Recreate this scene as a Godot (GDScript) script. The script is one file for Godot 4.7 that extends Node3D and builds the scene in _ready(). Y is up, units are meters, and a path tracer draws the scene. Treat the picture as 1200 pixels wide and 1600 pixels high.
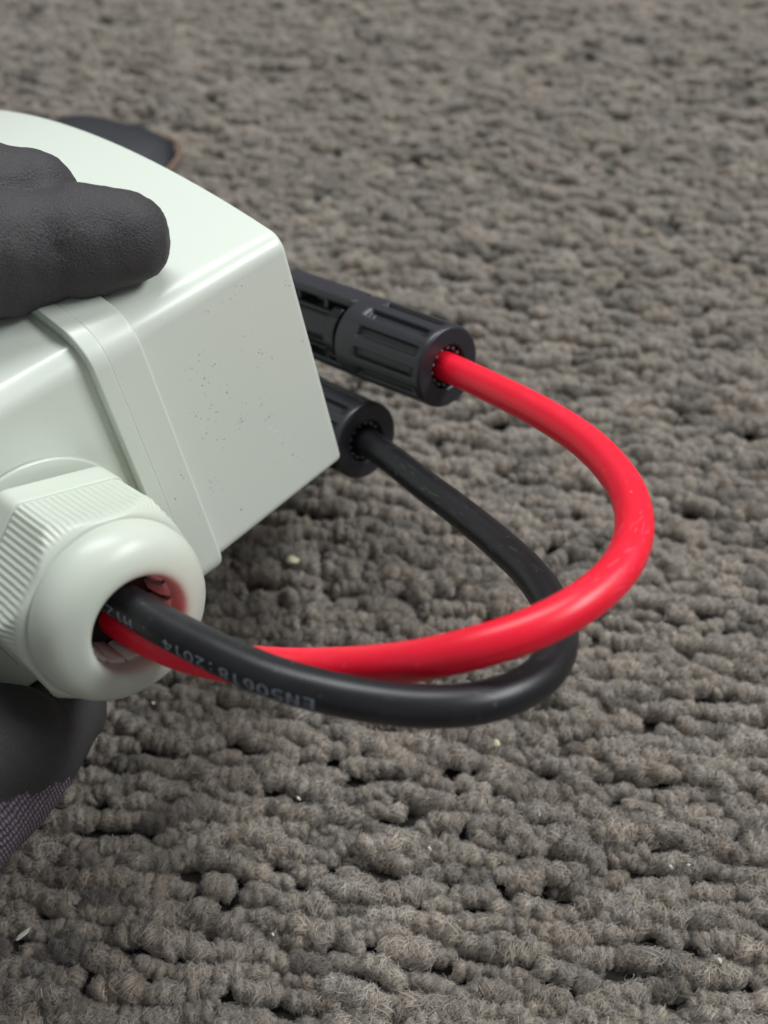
extends Node3D
# A mint-white enclosure held by a gloved hand over a brown-grey carpet, two cables looping from its gland to two black connectors.
# All lengths in the builders are millimetres times MM; "box axes" are x along the box's depth (base to lid), y down, z into the box.

const MM := 0.001
const BOX_X := Vector3(0.70192, 0.0037, -0.71304)
const BOX_Y := Vector3(0.18912, -0.96484, 0.18129)
const BOX_Z := Vector3(-0.68765, -0.26213, -0.67746)
const BOX_AT := Vector3(-0.042876, 0.086953, -0.150402)
const H := 56.2        # height of the lid's side at the flange
const L := 34.9        # depth of the lid
const DEEP := 164.0    # depth of the enclosure
const GLAND := Vector3(-31.9, 31.5, 0.0)

var rng := RandomNumberGenerator.new()
var noise := FastNoiseLite.new()

func _ready() -> void:
	rng.seed = 20240611
	noise.seed = 7
	noise.noise_type = FastNoiseLite.TYPE_SIMPLEX_SMOOTH
	noise.frequency = 1.0
	set_camera()
	set_light()
	build_carpet()
	build_box()
	build_connectors()
	build_cables()
	build_hand()
	build_small_things()

# ------------------------------------------------------------------ camera and light
func set_camera() -> void:
	var cam := Camera3D.new()
	cam.name = "camera"
	var attr := CameraAttributesPhysical.new()
	attr.frustum_focal_length = 26.42
	attr.frustum_near = 0.01
	attr.frustum_far = 20.0
	attr.exposure_aperture = 9.0
	attr.frustum_focus_distance = 0.204
	cam.attributes = attr
	cam.fov = 48.858
	cam.near = 0.01
	cam.far = 20.0
	add_child(cam)
	cam.position = Vector3(0, 0.214, 0)
	cam.rotation_degrees = Vector3(-50, 0, 0)
	cam.current = true

func set_light() -> void:
	var w := WorldEnvironment.new()
	w.name = "environment"
	var e := Environment.new()
	e.background_mode = Environment.BG_COLOR
	e.background_color = Color(0.485, 0.49, 0.495)
	e.background_energy_multiplier = 1.0
	e.tonemap_mode = Environment.TONE_MAPPER_LINEAR
	e.tonemap_exposure = 1.15
	e.sdfgi_enabled = true
	e.ssao_enabled = true
	e.ssil_enabled = true
	w.environment = e
	add_child(w)
	ceiling_light(Vector3(-0.15, 1.55, -1.0), Vector2(1.2, 0.35), 2.1, "long light panel hanging above and beyond the box")
	ceiling_light(Vector3(1.45, 1.4, -0.35), Vector2(0.4, 1.0), 2.5, "long light panel hanging to the right of the cables", -0.7)

func ceiling_light(at: Vector3, size: Vector2, energy: float, label: String, tilt := 0.0) -> void:
	var t := thing("ceiling_light", label, "ceiling light", "ceiling lights")
	t.position = at
	var hb := BoxMesh.new()
	hb.size = Vector3(size.x + 0.04, 0.05, size.y + 0.04)
	var hm := mat(Color(0.85, 0.85, 0.85), 0.5)
	var housing := part("housing", hb, hm, t)
	housing.position.y = 0.03
	var db := BoxMesh.new()
	db.size = Vector3(size.x, 0.006, size.y)
	var dm := mat(Color(0.9, 0.9, 0.9), 0.6)
	dm.emission_enabled = true
	dm.emission = Color(1, 0.98, 0.95)
	dm.emission_energy_multiplier = 1.0
	part("diffuser", db, dm, t)
	var a := AreaLight3D.new()
	a.name = "lamp"
	a.area_size = size
	a.area_normalize_energy = true
	a.light_energy = energy
	a.light_color = Color(0.985, 0.995, 1.0)
	a.area_range = 12.0
	a.area_attenuation = 2.0
	a.shadow_enabled = true
	t.add_child(a)
	a.position.y = -0.006
	a.rotation_degrees.x = -90
	t.rotation.z = tilt

# ------------------------------------------------------------------ helpers
func mat(c: Color, rough: float, spec := 0.5) -> StandardMaterial3D:
	var m := StandardMaterial3D.new()
	m.albedo_color = c
	m.roughness = rough
	m.metallic_specular = spec
	return m

func lin(r: float, g: float, b: float) -> Color:
	return Color(r, g, b).linear_to_srgb()

func thing(called: String, label: String, category: String, group := "") -> Node3D:
	var o := Node3D.new()
	o.name = numbered(called)
	tag(o, label, category, group)
	add_child(o)
	return o

func tag(o: Node, label: String, category: String, group := "") -> void:
	o.set_meta("label", label)
	o.set_meta("category", category)
	if group:
		o.set_meta("group", group)

func numbered(called: String) -> String:
	if not has_node(NodePath(called)):
		return called
	var k := 1
	while has_node(NodePath("%s_%03d" % [called, k])):
		k += 1
	return "%s_%03d" % [called, k]

func part(called: String, m: Mesh, material: Material, parent: Node) -> MeshInstance3D:
	var o := MeshInstance3D.new()
	o.name = called
	o.mesh = m
	o.material_override = material
	parent.add_child(o, true)
	return o

func in_box(o: Node3D, at := Vector3.ZERO) -> void:
	var b := Basis(BOX_X, BOX_Y, BOX_Z).orthonormalized()
	o.transform = Transform3D(b, BOX_AT + b * (at * MM))

# triangles (a, b, c) run counter-clockwise seen from outside when closed; the order is fixed by the sign of the volume
func commit(v: PackedVector3Array, idx: PackedInt32Array, uv := PackedVector2Array(), col := PackedColorArray(), closed := true) -> ArrayMesh:
	var vol := 0.0
	for i in range(0, idx.size(), 3):
		vol += v[idx[i]].dot(v[idx[i + 1]].cross(v[idx[i + 2]]))
	var flip := closed and vol < 0.0
	var n := PackedVector3Array()
	n.resize(v.size())
	for i in range(0, idx.size(), 3):
		var a := idx[i]
		var b := idx[i + 1]
		var c := idx[i + 2]
		var k := (v[b] - v[a]).cross(v[c] - v[a])
		if flip:
			k = -k
		else:
			idx[i + 1] = c
			idx[i + 2] = b
		n[a] += k
		n[b] += k
		n[c] += k
	for i in n.size():
		n[i] = n[i].normalized() if n[i].length_squared() > 1e-30 else Vector3.UP
	var arr := []
	arr.resize(Mesh.ARRAY_MAX)
	arr[Mesh.ARRAY_VERTEX] = v
	arr[Mesh.ARRAY_NORMAL] = n
	if uv.size() == v.size():
		arr[Mesh.ARRAY_TEX_UV] = uv
	if col.size() == v.size():
		arr[Mesh.ARRAY_COLOR] = col
	arr[Mesh.ARRAY_INDEX] = idx
	var m := ArrayMesh.new()
	m.add_surface_from_arrays(Mesh.PRIMITIVE_TRIANGLES, arr)
	return m

# rings of equal size joined into one skin; wrap_ends joins the last ring to the first (a ring-shaped body)
func skin(rings: Array, cap_start := true, cap_end := true, wrap_ends := false, uvs := []) -> ArrayMesh:
	var v := PackedVector3Array()
	var uv := PackedVector2Array()
	var idx := PackedInt32Array()
	var n: int = rings[0].size()
	var with_uv := uvs.size() == rings.size()
	var w := n + 1 if with_uv else n
	for k in rings.size():
		for j in w:
			v.append(rings[k][j % n])
			if with_uv:
				uv.append(uvs[k][j])
	var last := rings.size() if wrap_ends else rings.size() - 1
	for k in last:
		var k2 := (k + 1) % rings.size()
		for j in n:
			var a := k * w + j
			var b := k * w + (j + 1) % w
			var c := k2 * w + j
			var d := k2 * w + (j + 1) % w
			idx.append_array([a, b, c, b, d, c])
	for e in 2:
		if (e == 0 and not cap_start) or (e == 1 and not cap_end) or wrap_ends:
			continue
		var ring: PackedVector3Array = rings[0] if e == 0 else rings[-1]
		var mid := Vector3.ZERO
		for p in ring:
			mid += p / n
		var at := v.size()
		v.append(mid)
		if with_uv:
			uv.append(uvs[0 if e == 0 else -1][0])
		for j in n:
			v.append(ring[j])
			if with_uv:
				uv.append(uvs[0 if e == 0 else -1][j])
		for j in n:
			if e == 0:
				idx.append_array([at, at + 1 + (j + 1) % n, at + 1 + j])
			else:
				idx.append_array([at, at + 1 + j, at + 1 + (j + 1) % n])
	return commit(v, idx, uv)

# profile of (radius, z) pairs in mm turned about z; shape(angle, r, z) may bend the radius
func lathe(profile: Array, n: int, shape = null, closed_ring := false) -> ArrayMesh:
	var rings := []
	for p in profile:
		var ring := PackedVector3Array()
		for j in n:
			var a := TAU * j / n
			var r: float = p.x
			if shape != null:
				r = shape.call(a, p.x, p.y)
			ring.append(Vector3(cos(a) * r, sin(a) * r, p.y) * MM)
		rings.append(ring)
	return skin(rings, not closed_ring, not closed_ring, closed_ring)

func block(c: Vector3, s: Vector3, bevel: float) -> ArrayMesh:
	# a box with chamfered edges along z and at its ends, in mm
	var rings := []
	var hx := s.x / 2
	var hy := s.y / 2
	for st in [[-s.z / 2, bevel], [-s.z / 2 + bevel, 0.0], [s.z / 2 - bevel, 0.0], [s.z / 2, bevel]]:
		var i: float = st[1]
		var ring := PackedVector3Array()
		for q in [[1, 1, 0], [1, 1, 1], [-1, 1, 1], [-1, 1, 0], [-1, -1, 0], [-1, -1, 1], [1, -1, 1], [1, -1, 0]]:
			var x: float = q[0] * (hx - i - (bevel if q[2] == 1 else 0.0))
			var y: float = q[1] * (hy - i - (bevel if q[2] == 0 else 0.0))
			ring.append((c + Vector3(x, y, st[0])) * MM)
		rings.append(ring)
	return skin(rings)

func noise_tex(freq: float, lo: Color, hi: Color, size := 512, octaves := 4, sd := 1, normal := false, bump := 2.0) -> NoiseTexture2D:
	var f := FastNoiseLite.new()
	f.seed = sd
	f.noise_type = FastNoiseLite.TYPE_SIMPLEX_SMOOTH
	f.frequency = freq
	f.fractal_octaves = octaves
	var t := NoiseTexture2D.new()
	t.width = size
	t.height = size
	t.seamless = true
	t.noise = f
	if normal:
		t.as_normal_map = true
		t.bump_strength = bump
	else:
		var g := Gradient.new()
		g.set_color(0, lo)
		g.set_color(1, hi)
		t.color_ramp = g
	return t

# ------------------------------------------------------------------ carpet
func build_carpet() -> void:
	var carpet := MeshInstance3D.new()
	carpet.name = "carpet"
	carpet.set_meta("kind", "structure")
	carpet.set_meta("label", "brown grey tufted carpet lying under everything")
	var bm := BoxMesh.new()
	bm.size = Vector3(4.0, 0.004, 4.0)
	carpet.mesh = bm
	var m := mat(Color.WHITE, 0.95, 0.2)
	m.albedo_texture = noise_tex(0.03, lin(0.02, 0.019, 0.018), lin(0.06, 0.055, 0.05), 512, 4, 3)
	m.uv1_triplanar = true
	m.uv1_world_triplanar = true
	m.uv1_scale = Vector3(14, 14, 14)
	carpet.material_override = m
	add_child(carpet)
	carpet.position = Vector3(0, -0.0065, -0.4)
	var fibre := StandardMaterial3D.new()
	fibre.albedo_color = Color.WHITE
	fibre.vertex_color_use_as_albedo = true
	fibre.roughness = 0.75
	fibre.metallic_specular = 0.35
	fibre.cull_mode = BaseMaterial3D.CULL_DISABLED
	fibre.rim_enabled = true
	fibre.rim = 1.0
	fibre.rim_tint = 0.5
	fibre.backlight_enabled = true
	fibre.backlight = Color(0.35, 0.34, 0.33)
	var kinds := 9
	var meshes := []
	for k in kinds:
		meshes.append(tuft_mesh(k))
	var placed := []
	var tints := []
	for k in kinds:
		placed.append([])
		tints.append([])
	var turn := deg_to_rad(-7.0)
	var along := Vector3(cos(turn), 0, -sin(turn))
	var across := Vector3(sin(turn), 0, cos(turn))
	var row_gap := 3.95
	var pitch := 5.7
	for r in range(-128, 128):
		var shift := rng.randf() * pitch
		for q in range(-102, 102):
			var wob := noise.get_noise_2d(q * 0.09 + 40.0, r * 0.2) * 3.8
			var p := along * (q * pitch + shift + rng.randfn(0, 1.0)) + across * (r * row_gap + wob + rng.randfn(0, 0.62))
			p += Vector3(0, 0, -300)
			if p.x < -430 or p.x > 430 or p.z > 130 or p.z < -720:
				continue
			if rng.randf() < 0.004:
				continue
			var low := noise.get_noise_2d(p.x * 0.02, p.z * 0.02)
			p.y = -2.2 + low * 1.0 + rng.randfn(0, 0.62)
			var lean := noise.get_noise_2d(p.x * 0.035 + 90.0, p.z * 0.035) * 0.42
			var b := Basis(Vector3.UP, turn + lean + rng.randfn(0, 0.2))
			b = b * Basis(Vector3.RIGHT, rng.randfn(0, 0.25)) * Basis(Vector3.BACK, rng.randfn(0, 0.2))
			if rng.randf() < 0.5:
				b = b * Basis(Vector3.UP, PI)
			var sc := rng.randf_range(0.48, 0.75)
			b = b.scaled_local(Vector3(sc * rng.randf_range(0.95, 1.35), sc * rng.randf_range(0.9, 1.15), sc * rng.randf_range(0.92, 1.12)))
			var k := rng.randi_range(0, kinds - 1)
			placed[k].append(Transform3D(b, p * MM))
			var tone := rng.randf_range(0.84, 1.12) * (1.0 + 0.18 * noise.get_noise_2d(p.x * 0.05 + 7.0, p.z * 0.05))
			if rng.randf() < 0.07:
				tone *= 0.55
			var warm := rng.randfn(0, 0.014)
			tints[k].append(Color(tone * (1.0 + warm), tone, tone * (1.0 - warm)))
	for k in kinds:
		var mm := MultiMesh.new()
		mm.transform_format = MultiMesh.TRANSFORM_3D
		mm.use_colors = true
		mm.mesh = meshes[k]
		mm.instance_count = placed[k].size()
		for i in placed[k].size():
			mm.set_instance_transform(i, placed[k][i])
			mm.set_instance_color(i, tints[k][i])
		var o := MultiMeshInstance3D.new()
		o.name = "pile"
		o.multimesh = mm
		o.material_override = fibre
		o.set_meta("kind", "stuff")
		carpet.add_child(o, true)
		o.position = -carpet.position

# one frizzy tuft about 11 x 6 x 6 mm, x along the row: a clump of yarn loops that arch across the row, each wrapped in curled fibres
func tuft_mesh(sd: int) -> ArrayMesh:
	var v := PackedVector3Array()
	var n := PackedVector3Array()
	var col := PackedColorArray()
	var idx := PackedInt32Array()
	var base := Color(0.385, 0.337, 0.284)
	var loops := rng.randi_range(5, 7)
	var sway := rng.randf() * TAU
	for lp in loops:
		var x0 := (lp - (loops - 1) / 2.0) * 1.65 + rng.randfn(0, 0.35)
		var z0 := 0.5 * sin(lp * 0.9 + sway) + rng.randfn(0, 0.2)
		var w := rng.randf_range(1.3, 2.1)
		var ends := absf(lp - (loops - 1) / 2.0) / (loops / 2.0)
		var hgt := rng.randf_range(2.9, 4.1) - 1.0 * ends * ends
		var lean := rng.randfn(0, 0.2)
		var slant := rng.randfn(0, 0.25)
		var fat := rng.randf_range(1.1, 1.65)
		var tint := rng.randf_range(0.86, 1.12)
		var off := Vector3(sd * 13.7, lp * 5.1, 0)
		# centre line of the loop and a point on its skin
		var mid := func(s: float) -> Vector3:
			var y := sin(s) * hgt
			return Vector3(x0 + lean * y - cos(s) * slant * w, y - 1.9, z0 - cos(s) * w)
		var skin_at := func(s: float, ph: float, r: float) -> Array:
			var c: Vector3 = mid.call(s)
			var t: Vector3 = (mid.call(s + 0.05) - mid.call(s - 0.05)).normalized()
			var e1 := Vector3.RIGHT - t * t.x
			e1 = e1.normalized()
			var e2 := t.cross(e1)
			var d := e1 * cos(ph) + e2 * sin(ph)
			var k := fat * (1.0 + 0.5 * noise.get_noise_3dv(c * 0.5 + d * 0.8 + off))
			return [c + d * (k + r), d, t]
		var first := v.size()
		for i in 11:
			var s := lerpf(-0.25, PI + 0.25, i / 10.0)
			for j in 8:
				var q: Array = skin_at.call(s, TAU * j / 8.0, -0.06)
				v.append(q[0] * MM)
				n.append(q[1])
				col.append(base * 0.8 * tint)
		for i in 10:
			for j in 8:
				var q := first + i * 8 + j
				var q2 := first + i * 8 + (j + 1) % 8
				idx.append_array([q, q2, q + 8, q2, q2 + 8, q + 8])
		for k in 360:
			var s := rng.randf_range(-0.3, PI)
			var ph := rng.randf() * TAU
			var lift := absf(rng.randfn(0, 0.38)) - 0.08
			var stray := rng.randf() < 0.34
			var out := rng.randf_range(0.2, 1.0)
			var pace := rng.randf_range(0.16, 0.3)
			var twist := rng.randfn(0.2, 0.5)
			var wide := rng.randf_range(0.040, 0.070)
			var shade := base * rng.randf_range(0.5, 1.5) * tint
			var pick := rng.randf()
			if pick < 0.08:
				shade = Color(0.065, 0.064, 0.072)
			elif pick < 0.17:
				shade = Color(0.40, 0.38, 0.355)
			elif pick < 0.25:
				shade = Color(0.31, 0.27, 0.20)
			var steps := 6
			var at := v.size()
			var prev := Vector3.ZERO
			for i in steps:
				var up := lift + (out * sin(PI * i / (steps - 1.0)) if stray else 0.0)
				var q: Array = skin_at.call(s, ph, up)
				var head: Vector3 = q[2] if i == 0 else (q[0] - prev)
				prev = q[0]
				var side := head.cross(q[1])
				side = side.normalized() if side.length_squared() > 1e-9 else Vector3.RIGHT
				var ww := wide * (0.5 if i == 0 or i == steps - 1 else 1.0)
				v.append((q[0] - side * ww) * MM)
				v.append((q[0] + side * ww) * MM)
				n.append((q[1] - side * 0.5).normalized())
				n.append((q[1] + side * 0.5).normalized())
				col.append(shade)
				col.append(shade)
				if i > 0:
					var e := at + i * 2
					idx.append_array([e - 2, e - 1, e, e - 1, e + 1, e])
				s += pace * rng.randf_range(0.5, 1.4)
				ph += twist + rng.randfn(0, 0.4)
	for i in range(0, idx.size(), 3):   # every face turned the way its normals point
		var fn := (v[idx[i + 1]] - v[idx[i]]).cross(v[idx[i + 2]] - v[idx[i]])
		if fn.dot(n[idx[i]] + n[idx[i + 1]] + n[idx[i + 2]]) > 0.0:
			var swap := idx[i + 1]
			idx[i + 1] = idx[i + 2]
			idx[i + 2] = swap
	var arr := []
	arr.resize(Mesh.ARRAY_MAX)
	arr[Mesh.ARRAY_VERTEX] = v
	arr[Mesh.ARRAY_NORMAL] = n
	arr[Mesh.ARRAY_COLOR] = col
	arr[Mesh.ARRAY_INDEX] = idx
	var m := ArrayMesh.new()
	m.add_surface_from_arrays(Mesh.PRIMITIVE_TRIANGLES, arr)
	return m

# ------------------------------------------------------------------ enclosure
func crown(z: float) -> float:
	# height of the arched top above the corner, mm (y points down)
	var half := DEEP / 2.0
	var k := (half - z) / half
	return -12.6 * (1.0 - k * k)

# outline of the enclosure in the (z, y) plane, moved inwards by inset; starts low on the near side and runs up and over
func outline(inset: float) -> PackedVector2Array:
	var p := PackedVector2Array()
	var rb := 3.0
	var rt := 5.5
	var steps := 7
	# near bottom corner, from the bottom face to the near side
	for i in steps + 1:
		var a := PI / 2 * i / steps
		p.append(Vector2(rb - sin(a) * rb, H - rb + cos(a) * rb))
	# near side going up, with a few stations so that the texture lies evenly
	for i in range(1, 8):
		p.append(Vector2(0.0, lerpf(H - rb, rt * 0.86, i / 8.0)))
	# top corner turning into the crown
	var a1 := deg_to_rad(76.0)
	for i in 9:
		var a := a1 * i / 8
		p.append(Vector2(rt - cos(a) * rt, rt * 0.86 - sin(a) * rt))
	var z0 := p[-1].x
	var lift := p[-1].y - crown(z0)
	for i in range(1, 31):
		var z := lerpf(z0, DEEP - z0, i / 31.0)
		p.append(Vector2(z, crown(z) + lift))
	for i in 9:
		var a := a1 * (8 - i) / 8
		p.append(Vector2(DEEP - rt + cos(a) * rt, rt * 0.86 - sin(a) * rt))
	for i in range(1, 8):
		p.append(Vector2(DEEP, lerpf(rt * 0.86, H - rb, i / 8.0)))
	for i in steps + 1:
		var a := PI / 2 * i / steps
		p.append(Vector2(DEEP - rb + cos(a) * rb, H - rb + sin(a) * rb))
	var out := PackedVector2Array()
	for i in p.size():
		var t := p[(i + 1) % p.size()] - p[(i - 1 + p.size()) % p.size()]
		var nn := Vector2(t.y, -t.x).normalized()   # to the right of travel
		var mid := Vector2(DEEP / 2, H / 2)
		if nn.dot(mid - p[i]) < 0:
			nn = -nn
		out.append(p[i] + nn * inset)
	return out

func loft(stations: Array, cap_start := true, cap_end := true, wrap := false) -> ArrayMesh:
	var rings := []
	var uvs := []
	for s in stations:
		var o := outline(s[1])
		var ring := PackedVector3Array()
		var uv := PackedVector2Array()
		var run := 0.0
		for i in o.size():
			ring.append(Vector3(s[0], o[i].y, o[i].x) * MM)
			if i > 0:
				run += o[i].distance_to(o[i - 1])
			uv.append(Vector2((s[0] + 70.0) / 110.0, (run - 4.7) / 440.0))
		uv.append(Vector2((s[0] + 70.0) / 110.0, (run + 100.0) / 440.0))
		rings.append(ring)
		uvs.append(uv)
	return skin(rings, cap_start, cap_end, wrap, uvs)

# dark and pale specks, a few scuffs: 110 x 440 mm of wall, x towards the lid, y up the near side
func grime_texture(base: Color, seed_: int, with_side: bool) -> ImageTexture:
	var w := 1024
	var h := 2048
	var px := w / 110.0
	var py := h / 440.0
	var im := Image.create(w, h, false, Image.FORMAT_RGB8)
	im.fill(base)
	var g := RandomNumberGenerator.new()
	g.seed = seed_
	for k in 900:
		dot_on(im, g.randf() * w, g.randf() * h, g.randf_range(0.4, 0.9), base.darkened(g.randf_range(0.04, 0.14)), 1.0, px / py)
	# handling dirt: loose clusters of faint brown grains
	for k in 46:
		var cx := g.randf() * w
		var cy := g.randf() * h
		if k < 4 and not with_side:
			cx = (-36.0 + g.randfn(0, 3.0) + 70.0) * px
			cy = (H - 7.0 + g.randfn(0, 1.0)) * py
		for q in g.randi_range(30, 120):
			dot_on(im, cx + g.randfn(0, 14), cy + g.randfn(0, 5), g.randf_range(0.4, 1.0), base.lerp(Color(0.55, 0.50, 0.40), g.randf_range(0.03, 0.16 if k < 4 else 0.09)), g.randf_range(0.8, 2.0), px / py)
	if with_side:
		for s in [[12.0, 17.5], [8.9, 18.7], [8.0, 19.7], [11.4, 17.6], [13.6, 31.2], [13.7, 31.9], [12.7, 33.0], [22.0, 21.4], [22.7, 22.0], [24.6, 24.0], [9.3, 26.5], [7.9, 24.8], [12.5, 24.3], [14.2, 7.6], [19.7, 8.2], [22.7, 7.3], [20.1, 16.5], [19.2, 31.5], [19.8, 35.2], [22.6, 46.8], [26.8, 48.6], [21.2, 42.7], [3.9, 38.7], [2.9, 38.9], [-1.4, 40.0], [-3.4, 29.1], [-6.3, 32.9], [7.1, 15.4], [9.6, 13.9], [4.5, 24.3], [5.4, 28.9], [8.6, 32.6], [32.7, 25.5], [33.2, 13.2], [18.4, 46.2], [7.0, 49.2]]:
			var x: float = (s[0] + 70.0) * px
			var y: float = (H - 3.0 - s[1]) * py
			dot_on(im, x, y, g.randf_range(0.7, 1.5), base.darkened(g.randf_range(0.22, 0.45)), g.randf_range(0.9, 1.6), px / py)
			for q in g.randi_range(1, 5):
				dot_on(im, x + g.randfn(0, 12), y + g.randfn(0, 6), g.randf_range(0.6, 1.2), base.darkened(g.randf_range(0.08, 0.22)), g.randf_range(0.8, 2.2), px / py)
		for s in [[20.5, 39.0, 1.6, 0.6], [22.0, 47.5, 1.2, -0.8], [19.5, 37.5, 0.9, 0.3], [21.0, 41.0, 0.8, 0.1]]:
			for q in 14:
				var t := q / 13.0 - 0.5
				dot_on(im, (s[0] + t * s[2] + 70.0) * px, (H - 3.0 - s[1] - t * s[3]) * py, 0.9, base.lightened(0.35), 1.0, px / py)
	return ImageTexture.create_from_image(im)

func dot_on(im: Image, x: float, y: float, r: float, c: Color, long: float, squash: float) -> void:
	for j in range(int(y - r - 1), int(y + r + 2)):
		for i in range(int(x - r * long - 2), int(x + r * long + 3)):
			if i < 0 or j < 0 or i >= im.get_width() or j >= im.get_height():
				continue
			var d := Vector2((i - x) / long, (j - y) * squash).length()
			var k := clampf(r + 0.5 - d, 0.0, 1.0)
			if k > 0.0:
				im.set_pixel(i, j, im.get_pixel(i, j).lerp(c, k))

func build_box() -> void:
	var box := thing("junction_box", "mint white plastic enclosure with arched top, gripped by the gloved hand", "enclosure")
	in_box(box)
	var base_c := Color(0.842, 0.872, 0.828)
	var wall := mat(Color.WHITE, 0.36)
	wall.albedo_texture = grime_texture(base_c, 5, true)
	wall.clearcoat_enabled = true
	wall.clearcoat = 0.15
	wall.clearcoat_roughness = 0.2
	wall.normal_enabled = true
	wall.normal_texture = noise_tex(0.02, Color.BLACK, Color.WHITE, 512, 3, 9, true, 1.2)
	wall.normal_scale = 0.05
	var back := mat(Color.WHITE, 0.30)
	back.albedo_texture = grime_texture(base_c, 11, false)
	back.clearcoat_enabled = true
	back.clearcoat = 0.3
	back.clearcoat_roughness = 0.12
	# lid: draft inwards, small round at its front edge
	var st := [[-6.7, 0.25], [-3.0, 0.1], [0.0, 0.0]]
	for i in range(1, 7):
		st.append([lerpf(0.0, L - 1.3, i / 6.0), lerpf(0.0, 1.15, i / 6.0)])
	for i in range(1, 6):
		var a := PI / 2 * i / 5
		st.append([L - 1.3 + sin(a) * 1.3, 1.15 + 1.3 * (1.0 - cos(a))])
	var lid := part("lid", loft(st), wall, box)
	part("rim", loft([[-8.16, 1.0], [-8.16, -1.68], [-8.1, -1.76], [-7.98, -1.8], [-2.0, -1.8], [-1.62, -1.68], [-1.36, -1.42], [-1.25, -1.0], [-1.25, 1.0]], false, false, true), wall, lid)
	# base behind the seam
	var sb := [[-62.0, 3.4], [-61.2, 2.1], [-59.6, 1.4]]
	for i in range(1, 7):
		sb.append([lerpf(-59.6, -10.6, i / 6.0), lerpf(1.4, 0.45, i / 6.0)])
	sb.append([-7.2, 0.6])
	var base := part("base", loft(sb), back, box)
	part("rim", loft([[-11.6, 1.4], [-11.6, -1.0], [-11.55, -1.4], [-11.35, -1.72], [-11.05, -1.85], [-8.4, -1.92], [-8.24, -1.9], [-8.17, -1.8], [-8.17, 1.4]], false, false, true), wall, base)
	var boss := []
	for p in [[15.0, 1.0], [18.4, 1.0], [18.4, 0.25], [18.0, -0.15], [15.0, -0.2], [12.0, -0.2], [12.0, 1.0]]:
		boss.append(Vector2(p[0], p[1]))
	var bo := part("gland_boss", lathe(boss, 96, null, true), back, base)
	bo.position = GLAND * MM
	build_gland(box)

func hex_radius(a: float, inr: float, cut: float) -> float:
	var k := fposmod(a - deg_to_rad(-100.0), TAU / 6.0) - TAU / 12.0
	var r := inr / cos(k)
	# rounded corners
	var over := r - cut
	return r if over < -0.6 else cut - 0.25 - 0.35 * exp(-(over + 0.6) * 1.6) + 0.0

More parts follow.
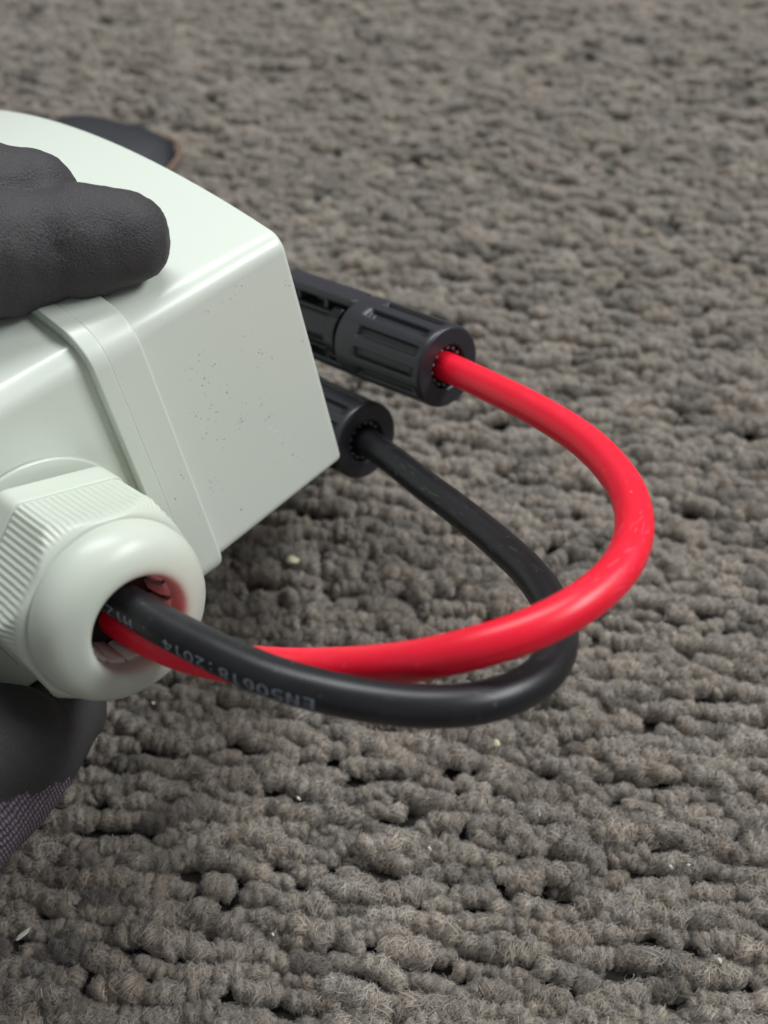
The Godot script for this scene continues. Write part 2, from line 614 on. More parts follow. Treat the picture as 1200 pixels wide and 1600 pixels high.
func build_gland(box: Node3D) -> void:
	var nylon := mat(Color(0.785, 0.815, 0.765), 0.36)
	nylon.subsurf_scatter_enabled = true
	nylon.subsurf_scatter_strength = 0.06
	var inr := 16.5
	var cut := 19.1
	var gland := part("cable_gland", lathe([Vector2(12.0, 0.5), Vector2(12.0, -3.0), Vector2(12.4, -3.2), Vector2(12.4, -8.0), Vector2(10.4, -8.0), Vector2(10.4, 0.5)], 48, null, true), nylon, box)
	gland.position = GLAND * MM
	# the nut: a plain hexagonal collar, then the finely ribbed part
	var plain := func(a: float, r: float, z: float) -> float:
		return hex_radius(a, inr, cut) * r / 20.0
	var col := []
	for p in [[12.0, -2.8], [19.3, -2.8], [19.75, -3.0], [19.95, -3.4], [20.0, -4.0], [20.0, -8.6], [19.9, -8.9], [19.4, -9.05], [12.0, -9.05]]:
		col.append(Vector2(p[0], p[1]))
	part("nut_collar", lathe(col, 240, func(a, r, z): return r if r < 13.0 else plain.call(a, r, z), true), nylon, gland)
	var ribs := func(a: float, r: float, z: float) -> float:
		if r < 13.0:
			return r
		var h := hex_radius(a, inr, cut)
		var along := tan(fposmod(a - deg_to_rad(-100.0), TAU / 6.0) - TAU / 12.0) * inr
		var tooth := 0.5 + 0.5 * cos(TAU * along / 1.19)
		var depth := 0.24 * smoothstep(-8.9, -9.4, z) * (1.0 - smoothstep(-19.8, -21.0, z))
		var out := minf(h, 19.2 - 2.6 * clampf((-17.2 - z) / 5.0, 0.0, 1.0))
		return (out - depth * (1.0 - tooth)) * r / 20.0
	var nut := []
	for p in [[12.0, -8.6], [19.3, -8.6], [19.5, -9.0], [19.62, -9.5], [19.64, -12.0], [19.68, -16.0], [19.7, -17.2], [19.86, -18.2], [19.86, -19.2], [19.86, -20.2], [19.86, -21.0], [19.8, -21.6], [19.5, -22.0], [19.0, -22.2], [12.0, -22.3]]:
		nut.append(Vector2(p[0], p[1]))
	part("ribbed_nut", lathe(nut, 720, ribs, true), nylon, gland)
	var dome := []
	for p in [[8.2, -16.0], [15.35, -16.0], [15.5, -21.9], [15.7, -22.6], [15.7, -23.6], [15.5, -24.8], [15.1, -25.9], [14.5, -27.0], [13.7, -27.9], [12.7, -28.6], [11.6, -29.15], [10.6, -29.55], [9.8, -29.75], [9.2, -29.7], [8.7, -29.4], [8.38, -28.8], [8.23, -28.0], [8.2, -27.0], [8.2, -22.0]]:
		dome.append(Vector2(p[0], p[1]))
	part("dome", lathe(dome, 120, null, true), nylon, gland)
	# claws of the clamp inside the hole
	var claw_m := mat(Color(0.86, 0.87, 0.84), 0.4)
	var nclaw := 14
	for k in nclaw:
		var a0 := TAU * k / nclaw
		var rings := []
		for s in [[-26.2, 8.3, 7.55, 0.0], [-25.9, 8.3, 7.35, 0.02], [-24.0, 8.3, 6.9, 0.05], [-21.0, 8.3, 6.7, 0.06]]:
			var ring := PackedVector3Array()
			var half: float = TAU / nclaw * 0.5 - 0.035
			for q in [[-1, 0], [1, 0], [0.75, 1], [-0.95, 1]]:
				var r: float = s[1] if q[1] == 0 else s[2] + (0.35 if q[0] > 0 else 0.0)
				var a: float = a0 + q[0] * half + s[3] * 2.0
				ring.append(Vector3(cos(a) * r, sin(a) * r, s[0]) * MM)
			rings.append(ring)
		part("claw", skin(rings), claw_m, gland)
	var rubber := mat(Color(0.10, 0.10, 0.11), 0.6)
	part("seal", lathe([Vector2(0.3, -16.0), Vector2(8.0, -16.0), Vector2(8.0, -20.5), Vector2(6.5, -21.0), Vector2(0.3, -19.8)], 48), rubber, gland)

# ------------------------------------------------------------------ connectors
func build_connectors() -> void:
	var black := mat(Color(0.165, 0.165, 0.19), 0.36)
	black.normal_enabled = true
	black.normal_texture = noise_tex(0.06, Color.BLACK, Color.WHITE, 512, 4, 21, true, 2.0)
	black.uv1_triplanar = true
	black.uv1_scale = Vector3(60, 60, 60)
	black.normal_scale = 0.12
	var shiny := mat(Color(0.11, 0.11, 0.13), 0.2)
	var face := mat(Color(0.14, 0.14, 0.15), 0.5)
	var clip := mat(Color(0.50, 0.50, 0.51), 0.25)
	for k in 2:
		var at := Vector3(59.1, 41.4, -10.7) if k == 0 else Vector3(44.55, 57.57, 4.49)
		var t := thing("cable_connector", ["black ribbed plug connector on the end of the red cable", "black ribbed plug connector on the end of the black cable, half behind the box"][k], "connector", "solar cable connectors")
		in_box(t, at)
		var spin := deg_to_rad(10.0 if k == 0 else 40.0)
		var grip := func(a: float, r: float, z: float) -> float:
			if r < 8.0:
				return r
			var n := 12.0
			var ph := fposmod((a - spin) * n / TAU, 1.0)
			var wall := smoothstep(0.0, 0.06, ph) * (1.0 - smoothstep(0.46, 0.54, ph))
			var deep := 1.3 * smoothstep(1.4, 4.2, z) * (1.0 - smoothstep(19.6, 20.4, z))
			return r - deep * wall
		var prof := []
		for p in [[4.9, 6.0], [4.75, 0.7], [4.95, 0.2], [5.4, 0.0], [8.0 - 0.01, 0.0], [8.35, 0.02], [8.7, 0.14], [8.92, 0.4], [9.02, 0.8], [9.05, 1.4]]:
			prof.append(Vector2(p[0], p[1]))
		for q in 20:
			prof.append(Vector2(9.05 + 0.25 * q / 19.0, 1.8 + 0.9 * q))
		for p in [[9.32, 19.6], [9.34, 20.0], [9.35, 20.4], [9.38, 22.0], [9.4, 25.6], [9.2, 26.3], [8.6, 26.7], [5.0, 26.7], [5.0, 12.0]]:
			prof.append(Vector2(p[0], p[1]))
		var cap := part("cap", lathe(prof, 384, grip, true), black, t)
		part("throat", lathe([Vector2(3.3, 2.6), Vector2(4.85, 2.6), Vector2(4.85, 8.0), Vector2(3.3, 8.0)], 40, null, true), face, cap)
		for q in 14:
			var a := TAU * (q + 0.3) / 14.0
			var b := block(Vector3(0, 0, 0), Vector3(0.75, 0.62, 2.4), 0.14)
			var o := part("tooth", b, clip, cap)
			o.transform = Transform3D(Basis(Vector3.BACK, a) * Basis(Vector3.UP, 0.12), Vector3(cos(a) * 4.25, sin(a) * 4.25, 1.9) * MM)
		# body behind the cap: core, collar and two latch arms with windows
		var core := []
		for p in [[3.0, 25.0], [5.4, 25.0], [5.4, 29.0], [5.6, 29.4], [6.9, 29.5], [7.05, 29.9], [7.05, 32.6], [6.9, 33.0], [5.5, 33.2], [5.3, 33.6], [5.3, 51.0], [5.1, 60.0], [4.8, 60.6], [3.0, 60.6]]:
			core.append(Vector2(p[0], p[1]))
		var body := part("body", lathe(core, 64, null, true), shiny, t)
		var tilt := Basis(Vector3.BACK, deg_to_rad(14.0))
		for s in [-1.0, 1.0]:
			var arm := part("latch_arm", block(Vector3(0, s * 8.1, 40.5), Vector3(6.6, 2.1, 27.4), 0.45), black, t)
			arm.basis = tilt
			for z in [27.6, 36.2, 46.0, 53.4]:
				part("web", block(Vector3(0, s * 6.2, z), Vector3(6.0, 3.0, 1.2), 0.25), black, arm)
			part("plate", block(Vector3(0, s * 4.6, 40.5), Vector3(7.6, 0.9, 26.0), 0.2), shiny, arm)
		part("tip", lathe([Vector2(3.2, 57.0), Vector2(6.6, 57.0), Vector2(6.8, 57.4), Vector2(6.8, 63.4), Vector2(6.4, 64.0), Vector2(3.2, 64.0)], 48, null, true), black, body)

# ------------------------------------------------------------------ cables
func smooth_path(pts: Array, per := 8) -> PackedVector3Array:
	var out := PackedVector3Array()
	var n := pts.size()
	for i in n - 1:
		var p0: Vector3 = pts[maxi(i - 1, 0)]
		var p1: Vector3 = pts[i]
		var p2: Vector3 = pts[i + 1]
		var p3: Vector3 = pts[mini(i + 2, n - 1)]
		for k in per:
			out.append(p1.cubic_interpolate(p2, p0, p3, float(k) / per))
	out.append(pts[n - 1])
	return out

# tangents and a normal carried along without twist, starting from a chosen one at the last point
func frames(path: PackedVector3Array, end_normal: Vector3) -> Array:
	var n := path.size()
	var tan := PackedVector3Array()
	for i in n:
		tan.append((path[mini(i + 1, n - 1)] - path[maxi(i - 1, 0)]).normalized())
	var nor := PackedVector3Array()
	nor.resize(n)
	var v := end_normal
	for i in range(n - 1, -1, -1):
		v = (v - tan[i] * v.dot(tan[i])).normalized()
		nor[i] = v
	return [tan, nor]

func tube(path: PackedVector3Array, fr: Array, radius: float, n := 40) -> ArrayMesh:
	var rings := []
	var uvs := []
	var run := 0.0
	for i in path.size():
		if i > 0:
			run += path[i].distance_to(path[i - 1])
		var a: Vector3 = fr[1][i]
		var b: Vector3 = fr[0][i].cross(a)
		var ring := PackedVector3Array()
		var uv := PackedVector2Array()
		for j in n + 1:
			var w := TAU * j / n
			if j < n:
				ring.append((path[i] + (a * cos(w) + b * sin(w)) * radius) * MM)
			uv.append(Vector2(float(j) / n, run / 200.0))
		rings.append(ring)
		uvs.append(uv)
	return skin(rings, true, true, false, uvs)

func scuffed(base: Color, speck: Color, count: int, sd: int, smear: float, from: float, to: float) -> ImageTexture:
	var w := 256
	var h := 2048
	var im := Image.create(w, h, false, Image.FORMAT_RGB8)
	im.fill(base)
	var g := RandomNumberGenerator.new()
	g.seed = sd
	var f := FastNoiseLite.new()
	f.seed = sd
	f.frequency = 0.02
	f.fractal_octaves = 4
	for y in h:
		for x in w:
			var k := f.get_noise_3d(cos(TAU * x / w) * 30.0, sin(TAU * x / w) * 30.0, y * 0.5)
			im.set_pixel(x, y, base.lerp(speck, clampf(k * smear, 0.0, 0.3)))
	for k in 80:   # worn, rubbed strokes where the cable has been dragged
		var x0 := g.randf() * w
		var y0 := lerpf(from, to, g.randf()) * h
		var long := g.randi_range(8, 34)
		var stroke := base.lerp(speck, g.randf_range(0.2, 0.6))
		var tilt := g.randfn(0, 0.25)
		for q in long:
			dot_on(im, x0 + tilt * q + g.randfn(0, 0.3), y0 + q, g.randf_range(0.5, 1.5), stroke, 1.0, 1.0)
	for k in count:
		var c := speck
		c = base.lerp(speck, g.randf_range(0.25, 0.9))
		var x := g.randf() * w
		var y := g.randf() * h
		if g.randf() < 0.12:
			var dir := Vector2.from_angle(g.randf() * TAU)
			var bend := g.randfn(0, 0.15)
			for q in g.randi_range(6, 18):
				dot_on(im, x, y, 0.7, c, 1.0, 1.0)
				x += dir.x
				y += dir.y
				dir = dir.rotated(bend)
		else:
			dot_on(im, x, y, g.randf_range(0.4, 1.0) if g.randf() < 0.85 else g.randf_range(1.0, 2.2), c, 1.0, 1.0)
	return ImageTexture.create_from_image(im)

func build_cables() -> void:
	var red_pts := [[12.1, 49.2, -179.7], [16.4, 51.7, -174.0], [20.4, 54.2, -168.3], [24.3, 56.8, -162.5], [28.0, 59.5, -156.6], [31.6, 62.1, -150.5], [34.9, 64.6, -144.3], [37.6, 67.0, -137.9], [39.6, 69.3, -131.1], [40.7, 71.6, -124.2], [40.5, 73.7, -117.1], [39.0, 75.7, -110.3], [36.0, 77.5, -103.8], [31.7, 79.0, -98.2], [26.3, 80.0, -93.5], [20.0, 79.8, -90.2], [13.4, 78.1, -88.8], [7.0, 74.9, -89.0], [0.8, 71.2, -90.3], [-5.5, 67.7, -92.0], [-12.2, 64.9, -93.6], [-19.2, 63.0, -95.1], [-26.3, 61.9, -96.8], [-33.1, 61.0, -99.4], [-39.3, 59.9, -103.1], [-45.1, 58.5, -107.6]]
	var black_pts := [[-5.6, 29.4, -176.8], [-1.8, 32.3, -170.9], [1.9, 35.0, -164.8], [5.4, 37.5, -158.7], [9.0, 40.0, -152.5], [12.8, 42.5, -146.4], [16.5, 44.8, -140.3], [20.0, 47.3, -134.1], [23.0, 50.1, -127.8], [25.5, 53.3, -121.4], [27.2, 56.6, -114.9], [28.1, 60.0, -108.2], [28.0, 63.4, -101.6], [26.5, 66.6, -95.1], [23.3, 69.4, -89.3], [18.3, 71.7, -84.9], [11.9, 73.3, -82.2], [4.7, 74.1, -81.5], [-2.7, 74.4, -82.3], [-9.8, 74.1, -84.2], [-16.6, 73.1, -87.1], [-22.9, 71.7, -90.9], [-29.0, 70.1, -95.1], [-34.9, 68.4, -99.5], [-40.5, 66.7, -104.2], [-46.0, 64.8, -109.1]]
	for k in 2:
		var pts := []
		var src: Array = red_pts if k == 0 else black_pts
		var d0 := Vector3(src[1][0] - src[0][0], src[1][1] - src[0][1], src[1][2] - src[0][2]).normalized()
		var first := Vector3(src[0][0], src[0][1], src[0][2])
		pts.append(first - d0 * 7.0)
		for p in src:
			pts.append(Vector3(p[0], p[1], p[2]))
		var path := smooth_path(pts)
		var fr := frames(path, Vector3(-0.646, 0.305, 0.700))
		var t := thing("red_cable" if k == 0 else "black_cable", ["thick red rubber cable looping from the gland to its connector", "thick black rubber cable with white print looping under the red one"][k], "cable")
		var m := mat(Color.WHITE, 0.37 if k == 0 else 0.38)
		m.albedo_texture = scuffed(Color(0.955, 0.09, 0.205), Color(0.97, 0.55, 0.56), 260, 31, 0.18, 0.40, 0.53) if k == 0 else scuffed(Color(0.105, 0.105, 0.12), Color(0.52, 0.53, 0.55), 620, 32, 0.12, 0.08, 0.5)
		m.normal_enabled = true
		m.normal_texture = noise_tex(0.03, Color.BLACK, Color.WHITE, 512, 3, 33 + k, true, 1.5)
		m.normal_scale = 0.10
		m.uv1_scale = Vector3(1, 1, 1)
		var jacket := part("jacket", tube(path, fr, 3.15, 48), m, t)
		if k == 1:
			var ink := mat(Color(0.58, 0.64, 0.70), 0.6)
			part("printed_lettering", lettering("EN50618:2014   H1Z2Z2-K", path, fr, 3.15 + 0.012, 6.0, 0.08), ink, jacket)

# text wrapped on the cable: reads towards the gland, its last letters inside the hole
func lettering(text: String, path: PackedVector3Array, fr: Array, radius: float, past_end: float, turn: float) -> ArrayMesh:
	var tm := TextMesh.new()
	var font := SystemFont.new()
	font.font_names = PackedStringArray(["Droid Sans Mono"])
	tm.font = font
	tm.text = text
	tm.font_size = 32
	tm.pixel_size = 1.0
	tm.depth = 0.0
	tm.curve_step = 4.0
	tm.horizontal_alignment = HORIZONTAL_ALIGNMENT_LEFT
	var arr := tm.get_mesh_arrays()
	var pv: PackedVector3Array = arr[Mesh.ARRAY_VERTEX]
	var pi: PackedInt32Array = arr[Mesh.ARRAY_INDEX]
	var lo := Vector3(1e9, 1e9, 0)
	var hi := -lo
	for p in pv:
		lo = lo.min(p)
		hi = hi.max(p)
	var k := 1.95 / (hi.y - lo.y)
	var kx := k * 1.5
	# distances along the path
	var run := PackedFloat32Array([0.0])
	for i in range(1, path.size()):
		run.append(run[-1] + path[i].distance_to(path[i - 1]))
	var total := run[-1]
	var v := PackedVector3Array()
	var idx := PackedInt32Array()
	var stack := []
	for i in range(0, pi.size(), 3):
		stack.append([pv[pi[i]], pv[pi[i + 1]], pv[pi[i + 2]]])
	while stack.size():
		var t: Array = stack.pop_back()
		var a: Vector3 = t[0]
		var b: Vector3 = t[1]
		var c: Vector3 = t[2]
		var e := [(b - a).length(), (c - b).length(), (a - c).length()]
		var m: float = max(e[0], e[1], e[2]) * k
		if m > 0.45:
			if e[0] >= e[1] and e[0] >= e[2]:
				var q := (a + b) / 2
				stack.append([a, q, c])
				stack.append([q, b, c])
			elif e[1] >= e[2]:
				var q := (b + c) / 2
				stack.append([a, b, q])
				stack.append([a, q, c])
			else:
				var q := (a + c) / 2
				stack.append([a, b, q])
				stack.append([q, b, c])
			continue
		for p in t:
			var s: float = total + past_end - (hi.x - p.x) * kx
			s = clampf(s, 0.0, total - 0.001)
			var i := run.bsearch(s) - 1
			i = clampi(i, 0, path.size() - 2)
			var f := (s - run[i]) / (run[i + 1] - run[i])
			var at := path[i].lerp(path[i + 1], f)
			var nn: Vector3 = fr[1][i].lerp(fr[1][i + 1], f).normalized()
			var tt: Vector3 = fr[0][i].lerp(fr[0][i + 1], f).normalized()
			var side := nn.cross(tt)     # up of the letters, seen from outside with tt to the right
			var ang: float = (p.y - (lo.y + hi.y) / 2) * k / radius + turn
			v.append((at + (nn * cos(ang) + side * sin(ang)) * radius) * MM)
			idx.append(v.size() - 1)
	return commit(v, idx, PackedVector2Array(), PackedColorArray(), false)

# ------------------------------------------------------------------ the gloved hand
func build_hand() -> void:
	var hand := thing("gloved_hand", "hand in a black coated work glove with lilac knit, gripping the white box", "hand")
	in_box(hand)
	var bones := [
		# index finger
		[Vector3(6.7, -10.0, 8.0), 8.4, Vector3(0.6, -11.2, 12.4), 9.3], [Vector3(0.6, -11.2, 12.4), 9.3, Vector3(-11.4, -13.4, 17.6), 10.2],
		[Vector3(-11.4, -13.4, 17.6), 10.2, Vector3(-24, -16.5, 21), 10.6], [Vector3(-24, -16.5, 21), 10.6, Vector3(-46, -25, 23), 10.8], [Vector3(-46, -25, 23), 10.8, Vector3(-76, -22, 22), 12.8],
		# middle finger
		[Vector3(3.0, -15.6, 28.8), 8.4, Vector3(-4.5, -17.6, 33.5), 9.6], [Vector3(-4.5, -17.6, 33.5), 9.6, Vector3(-22, -21, 41), 10.4], [Vector3(-22, -21, 41), 10.4, Vector3(-48, -29, 44), 11.0], [Vector3(-48, -29, 44), 11.0, Vector3(-80, -24, 44), 13.2],
		# ring finger
		[Vector3(-6, -18.2, 53), 8.4, Vector3(-22, -21, 60), 9.8], [Vector3(-22, -21, 60), 9.8, Vector3(-48, -28, 64), 10.4], [Vector3(-48, -28, 64), 10.4, Vector3(-80, -20, 66), 12.6],
		# little finger
		[Vector3(-20, -19, 76), 7.4, Vector3(-36, -21, 82), 8.6], [Vector3(-36, -21, 82), 8.6, Vector3(-54, -23, 85), 9.2], [Vector3(-54, -23, 85), 9.2, Vector3(-80, -12, 86), 11.2],
		# thumb
		[Vector3(-42.9, 64.0, 1.3), 8.4, Vector3(-52, 62.5, -3.0), 9.6], [Vector3(-52, 62.5, -3.0), 9.6, Vector3(-66, 60, -8), 11.4], [Vector3(-54.5, 54, -8), 10.0, Vector3(-66, 42, -11), 10.8], [Vector3(-66, 42, -11), 10.8, Vector3(-88, 56, -4), 13.0], [Vector3(-53.8, 66.0, 0.1), 9.9, Vector3(-62, 66, -2.2), 10.5], [Vector3(-62, 66, -2.2), 10.5, Vector3(-76, 62, -8), 12.0], [Vector3(-76, 62, -8), 12.0, Vector3(-88, 56, -4), 13.0], [Vector3(-88, 56, -4), 13.0, Vector3(-116, 34, 22), 15.5],
		# palm and wrist
		[Vector3(-76, -22, 22), 12.8, Vector3(-126, 12, 36), 17.0], [Vector3(-80, -24, 44), 13.2, Vector3(-130, 8, 46), 19.0], [Vector3(-80, -20, 66), 12.6, Vector3(-130, 10, 54), 19.0], [Vector3(-80, -12, 86), 11.2, Vector3(-128, 14, 62), 17.0],
		[Vector3(-116, 34, 22), 15.5, Vector3(-134, 12, 44), 20.0], [Vector3(-132, 10, 42), 20.0, Vector3(-176, -6, 52), 22.0], [Vector3(-132, 10, 58), 20.0, Vector3(-176, -6, 66), 22.0],
	]
	var cell := 1.35
	var lo := Vector3(-203, -52, -34)
	var hi := Vector3(19, 82, 112)
	var nx := int((hi.x - lo.x) / cell) + 1
	var ny := int((hi.y - lo.y) / cell) + 1
	var nz := int((hi.z - lo.z) / cell) + 1
	var f := PackedFloat32Array()
	f.resize(nx * ny * nz)
	f.fill(50.0)
	for b in bones:
		var pa: Vector3 = b[0]
		var ra: float = b[1]
		var pb: Vector3 = b[2]
		var rb: float = b[3]
		var pad := maxf(ra, rb) + 4.5
		var c0 := ((pa.min(pb) - Vector3.ONE * pad - lo) / cell).max(Vector3.ZERO)
		var c1 := ((pa.max(pb) + Vector3.ONE * pad - lo) / cell)
		var ab := pb - pa
		var inv := 1.0 / ab.length_squared()
		for i in range(int(c0.x), mini(int(c1.x) + 1, nx)):
			for j in range(int(c0.y), mini(int(c1.y) + 1, ny)):
				var row := (i * ny + j) * nz
				for k in range(int(c0.z), mini(int(c1.z) + 1, nz)):
					var p := lo + Vector3(i, j, k) * cell
					var t := clampf((p - pa).dot(ab) * inv, 0.0, 1.0)
					var d := p.distance_to(pa + ab * t) - ra - (rb - ra) * t
					var o := f[row + k]
					var h := maxf(2.6 - absf(d - o), 0.0) / 2.6
					f[row + k] = minf(d, o) - h * h * 0.65
	# creases and unevenness of the coating
	var vid := {}
	var verts := PackedVector3Array()
	var quads := PackedInt32Array()
	var step := [ny * nz, nz, 1]
	for i in nx - 1:
		for j in ny - 1:
			var row := (i * ny + j) * nz
			for k in nz - 1:
				var q := row + k
				var f0 := f[q]
				if f0 > 3.0 or f0 < -3.0:
					continue
				var mask := 0
				var sum := Vector3.ZERO
				var cnt := 0
				var c := [f0, f[q + 1], f[q + nz], f[q + nz + 1], f[q + ny * nz], f[q + ny * nz + 1], f[q + ny * nz + nz], f[q + ny * nz + nz + 1]]
				for e in 8:
					if c[e] < 0.0:
						mask |= 1 << e
				if mask == 0 or mask == 255:
					continue
				for e in [[0, 1], [2, 3], [4, 5], [6, 7], [0, 2], [1, 3], [4, 6], [5, 7], [0, 4], [1, 5], [2, 6], [3, 7]]:
					var u: float = c[e[0]]
					var w: float = c[e[1]]
					if (u < 0.0) != (w < 0.0):
						var t := u / (u - w)
						var a := Vector3(e[0] >> 2, (e[0] >> 1) & 1, e[0] & 1)
						var b2 := Vector3(e[1] >> 2, (e[1] >> 1) & 1, e[1] & 1)
						sum += a.lerp(b2, t)
						cnt += 1
				vid[q] = verts.size()
				verts.append(lo + (Vector3(i, j, k) + sum / cnt) * cell)
	for q in vid:
		var k: int = q % nz
		var j: int = (q / nz) % ny
		var i: int = q / (ny * nz)
		if i == 0 or j == 0 or k == 0:
			continue
		for ax in 3:
			var s0 := f[q] < 0.0
			if s0 == (f[q + step[ax]] < 0.0):
				continue
			var s1: int = step[(ax + 1) % 3]
			var s2: int = step[(ax + 2) % 3]
			if not (vid.has(q - s1) and vid.has(q - s2) and vid.has(q - s1 - s2)):
				continue
			var a: int = vid[q]
			var b3: int = vid[q - s1]
			var c3: int = vid[q - s1 - s2]
			var d3: int = vid[q - s2]
			if s0:
				quads.append_array([a, b3, c3, d3])
			else:
				quads.append_array([a, d3, c3, b3])
	# folds where the fingers bend, slack of the coating
	var creases := [[Vector3(-1.5, -11.6, 13.4), Vector3(-0.8, -0.14, 0.58), 1.5, 0.5], [Vector3(-5.5, -12.3, 15.0), Vector3(-0.8, -0.2, 0.5), 1.2, 0.4], [Vector3(-12, -13.5, 17.8), Vector3(-0.9, -0.2, 0.35), 1.6, 0.6], [Vector3(-17.0, -15, 19.4), Vector3(-0.92, -0.2, 0.3), 1.4, 0.45], [Vector3(-4.0, -17.4, 33.0), Vector3(-0.8, -0.2, 0.5), 1.4, 0.5], [Vector3(-52, 62.8, -2.5), Vector3(-0.8, 0.2, -0.5), 1.5, 0.6], [Vector3(-57, 63, -3.5), Vector3(-0.8, 0.3, -0.4), 1.2, 0.4]]
	for i in verts.size():
		var p := verts[i]
		var c := Vector3i(((p - lo) / cell).round()).clamp(Vector3i.ONE, Vector3i(nx - 2, ny - 2, nz - 2))
		var q := (c.x * ny + c.y) * nz + c.z
		var grad := Vector3(f[q + step[0]] - f[q - step[0]], f[q + step[1]] - f[q - step[1]], f[q + 1] - f[q - 1]).normalized()
		var move := noise.get_noise_3dv(p * 0.085) * 0.6 + noise.get_noise_3dv(p * 0.3) * 0.16
		for cr in creases:
			if p.distance_squared_to(cr[0]) < 220.0:
				var along: float = (p - cr[0]).dot(cr[1].normalized()) + noise.get_noise_3dv(p * 0.16 + cr[0]) * 1.6
				move -= cr[3] * exp(-pow(along / cr[2], 2.0)) * (0.6 + 0.9 * noise.get_noise_3dv(p * 0.12 + cr[0] * 0.3))
		verts[i] = p + grad * move
	# normals of the whole skin, kept where the two fabrics meet
	var nor := PackedVector3Array()
	nor.resize(verts.size())
	for q in range(0, quads.size(), 4):
		var n := (verts[quads[q + 2]] - verts[quads[q]]).cross(verts[quads[q + 3]] - verts[quads[q + 1]])
		for e in 4:
			nor[quads[q + e]] += n
	for i in nor.size():
		nor[i] = nor[i].normalized()
	# is the order outward?
	var vol := 0.0
	for q in range(0, quads.size(), 4):
		vol += verts[quads[q]].dot(verts[quads[q + 1]].cross(verts[quads[q + 2]])) + verts[quads[q]].dot(verts[quads[q + 2]].cross(verts[quads[q + 3]]))
	var sgn := 1.0 if vol > 0.0 else -1.0
	var down := Vector3(-0.5486, 0.7591, -0.3505)
	var lists := [PackedInt32Array(), PackedInt32Array()]
	for q in range(0, quads.size(), 4):
		var p := (verts[quads[q]] + verts[quads[q + 2]]) / 2
		var n := nor[quads[q]] * sgn
		var wig := noise.get_noise_3dv(p * 0.25) * 1.2 + noise.get_noise_3dv(p * 1.3) * 0.5
		var knit := false
		if p.x < -150:
			knit = true
		elif p.y > 44:
			knit = (p - Vector3(-52.6, 66, -0.3)).dot(down) + wig > 2.6
		elif p.y < -10:
			knit = n.dot(-down) + wig * 0.04 > (0.82 if p.x > -45 else 0.35) and p.x + wig * 2.0 < -11.0
		elif p.x < -95:
			knit = n.x < -0.2
		var w := 1 if knit else 0
		var o: Array = [quads[q], quads[q + 1], quads[q + 2], quads[q + 3]]
		if sgn > 0:
			lists[w].append_array([o[0], o[2], o[1], o[0], o[3], o[2]])
		else:
			lists[w].append_array([o[0], o[1], o[2], o[0], o[2], o[3]])
	var coat := mat(Color.WHITE, 0.62, 0.45)
	coat.albedo_texture = foam_texture()
	coat.uv1_triplanar = true
	coat.uv1_scale = Vector3(38, 38, 38)
	coat.normal_enabled = true
	coat.normal_texture = noise_tex(0.11, Color.BLACK, Color.WHITE, 512, 3, 52, true, 5.0)
	coat.normal_scale = 0.8
	var knitm := mat(Color.WHITE, 0.9, 0.25)
	knitm.albedo_texture = knit_texture(false)
	knitm.normal_enabled = true
	knitm.normal_texture = knit_texture(true)
	knitm.normal_scale = 1.0
	knitm.uv1_triplanar = true
	knitm.uv1_scale = Vector3(95, 95, 95)
	for w in 2:
		var used := {}
		var v2 := PackedVector3Array()
		var n2 := PackedVector3Array()
		var i2 := PackedInt32Array()
		for i in lists[w]:
			if not used.has(i):
				used[i] = v2.size()
				var nn := nor[i] * sgn
				v2.append(verts[i] * MM)
				n2.append(nn)
			i2.append(used[i])
		var arr := []
		arr.resize(Mesh.ARRAY_MAX)
		arr[Mesh.ARRAY_VERTEX] = v2
		arr[Mesh.ARRAY_NORMAL] = n2
		arr[Mesh.ARRAY_INDEX] = i2
		var m := ArrayMesh.new()
		m.add_surface_from_arrays(Mesh.PRIMITIVE_TRIANGLES, arr)
		part(["coated_palm", "knit_back"][w], m, [coat, knitm][w], hand).set_meta("label", ["matt black foam coated palm and fingers of the glove", "lilac knitted back of the glove"][w])

func foam_texture() -> ImageTexture:
	var w := 512
	var im := Image.create(w, w, false, Image.FORMAT_RGB8)
	var f := FastNoiseLite.new()
	f.seed = 61
	f.frequency = 0.15
	f.fractal_octaves = 4
	var g := RandomNumberGenerator.new()
	g.seed = 62
	for y in w:
		for x in w:
			var k := f.get_noise_2d(x, y)
			var t := 0.235 + 0.05 * k
			im.set_pixel(x, y, Color(t * 1.0, t * 0.975, t * 1.01))
	for k in 420:
		dot_on(im, g.randf() * w, g.randf() * w, g.randf_range(0.5, 1.3), Color(0.17, 0.165, 0.175), 1.0, 1.0)
	for k in 150:
		dot_on(im, g.randf() * w, g.randf() * w, g.randf_range(0.4, 1.2), Color(0.5, 0.49, 0.5), g.randf_range(0.6, 2.0), 1.0)
	return ImageTexture.create_from_image(im)

func knit_texture(as_normal: bool) -> ImageTexture:
	var w := 256
	var im := Image.create(w, w, false, Image.FORMAT_RGB8)
	for y in w:
		for x in w:
			var u := fposmod(x / 32.0, 1.0)
			var vv := fposmod(y / 36.571 + (0.55 * absf(u - 0.5)), 1.0)
			var k := pow(sin(PI * vv), 0.8) * pow(absf(sin(TAU * u)), 0.5)
			var c := Color(0.24, 0.215, 0.24).lerp(Color(0.56, 0.51, 0.56), k)
			im.set_pixel(x, y, Color(k, k, k) if as_normal else c)
	if as_normal:
		im.bump_map_to_normal_map(6.0)
	return ImageTexture.create_from_image(im)

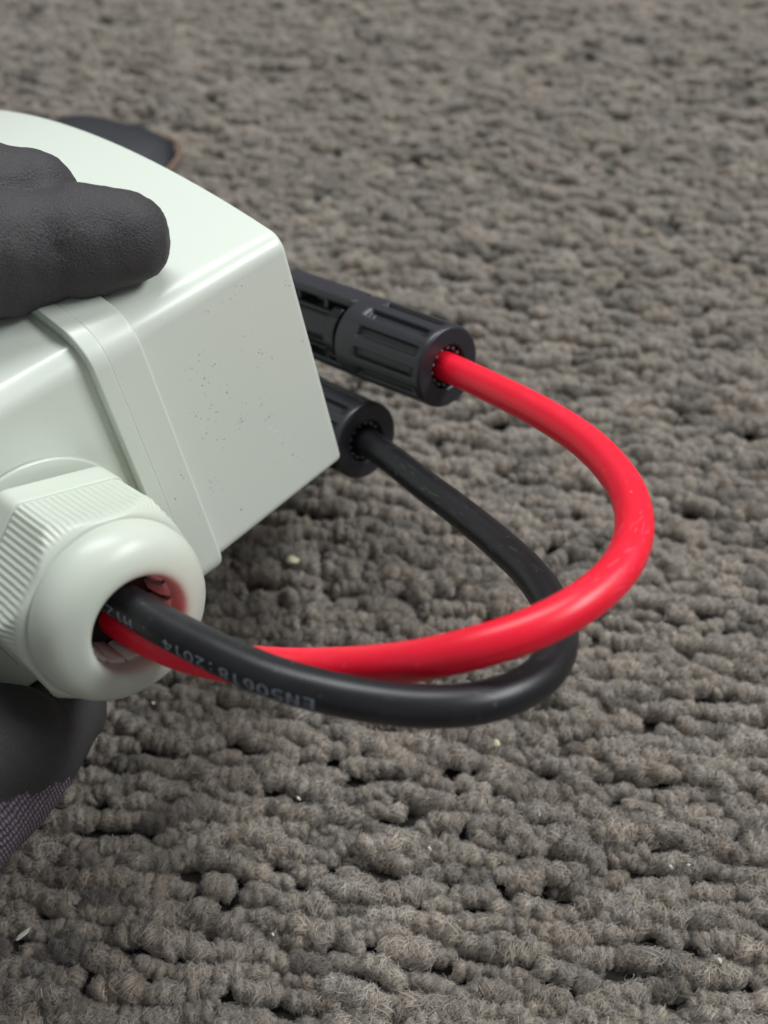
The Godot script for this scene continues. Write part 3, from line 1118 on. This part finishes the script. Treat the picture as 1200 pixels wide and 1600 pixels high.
# ------------------------------------------------------------------ small things
func chip_mesh(size: Vector3, sd: int) -> ArrayMesh:
	var g := RandomNumberGenerator.new()
	g.seed = sd
	var rings := []
	for i in 7:
		var th := PI * (i + 0.5) / 7.0
		var ring := PackedVector3Array()
		for j in 10:
			var ph := TAU * j / 10.0
			var d := Vector3(sin(th) * cos(ph), cos(th), sin(th) * sin(ph))
			var k := 1.0 + 0.45 * noise.get_noise_3dv(d * 1.3 + Vector3(sd * 3.3, 0, 0)) + g.randfn(0, 0.05)
			ring.append(d * size * k * 0.5 * MM)
		rings.append(ring)
	return skin(rings)

func build_small_things() -> void:
	var cream := mat(lin(0.62, 0.57, 0.40), 0.7)
	var white := mat(lin(0.62, 0.61, 0.56), 0.7)
	var big := [
		[Vector3(-21.8, 1.2, -163.6), Vector3(3.2, 1.8, 2.4), cream, "pale cream crumb on the carpet beside the lower lid corner"],
		[Vector3(23.6, 1.0, -115.2), Vector3(2.0, 1.2, 1.5), cream, "yellowish crumb on the carpet just below the black cable"],
	]
	for b in big:
		var o := MeshInstance3D.new()
		o.name = numbered("crumb")
		o.mesh = chip_mesh(b[1], int(b[0].x * 3))
		o.material_override = b[2]
		tag(o, b[3], "crumb", "crumbs on the carpet")
		add_child(o)
		o.position = b[0] * MM
		o.rotation = Vector3(0.3, b[0].x, 0.2)
	var k := 0
	for p in [[22.0, -117.0], [-17.4, -103.0], [9.0, -92.3], [-20.9, -75.4], [56.1, -88.6], [59.6, -88.9], [31.3, -99.6], [62.2, -70.6], [-50.0, -125.2], [-16.3, -151.5], [101.5, -295.8], [30.6, -152.4]]:
		var o := MeshInstance3D.new()
		o.name = numbered("lint_speck")
		o.mesh = chip_mesh(Vector3(0.9, 0.6, 0.6) * rng.randf_range(0.75, 1.4), 50 + k)
		o.material_override = white
		tag(o, "tiny white lint speck caught in the carpet pile", "speck", "white specks in the carpet")
		add_child(o)
		o.position = Vector3(p[0], 0.4, p[1]) * MM
		o.rotation = Vector3(rng.randf(), rng.randf() * 6.0, rng.randf())
		k += 1
	var flake := MeshInstance3D.new()
	flake.name = "straw_sliver"
	flake.mesh = chip_mesh(Vector3(3.4, 0.5, 1.0), 91)
	flake.material_override = white
	tag(flake, "pale pointed sliver lying on the carpet at the lower left", "sliver")
	add_child(flake)
	flake.position = Vector3(-67.9, 0.6, -75.4) * MM
	flake.rotation = Vector3(0.1, 0.7, 0.25)
	# the dark thing beyond the box
	var pouch := thing("fabric_pouch", "dark navy rounded pouch with a tan edge on the carpet behind the box", "pouch")
	pouch.position = Vector3(-0.093, -0.002, -0.334)
	pouch.rotation_degrees.y = -24.0
	var rings := []
	for i in 15:
		var t := -1.0 + 2.0 * i / 14.0
		var e := pow(maxf(1.0 - pow(absf(t), 3.4), 0.0), 0.42)
		var ring := PackedVector3Array()
		for j in 28:
			var a := TAU * j / 28.0
			var cx := signf(cos(a)) * pow(absf(cos(a)), 0.7)
			var sy := signf(sin(a)) * pow(absf(sin(a)), 0.8)
			ring.append(Vector3(t * 24.0, 5.0 + sy * 6.5 * (0.25 + 0.75 * e), cx * 14.0 * (0.2 + 0.8 * e)) * MM)
		rings.append(ring)
	var navy := mat(Color(0.075, 0.08, 0.115), 0.6)
	part("body", skin(rings), navy, pouch)
	var trim := PackedVector3Array()
	for i in 40:
		var a := PI * (-0.55 + 1.1 * i / 39.0)
		trim.append(Vector3(25.0 * pow(maxf(cos(a), 0.0), 0.3) * 1.0, 5.5, -15.0 * sin(a)))
	var fr := frames(trim, Vector3.UP)
	part("trim", tube(trim, fr, 0.9, 12), mat(Color(0.44, 0.36, 0.30), 0.8), pouch)
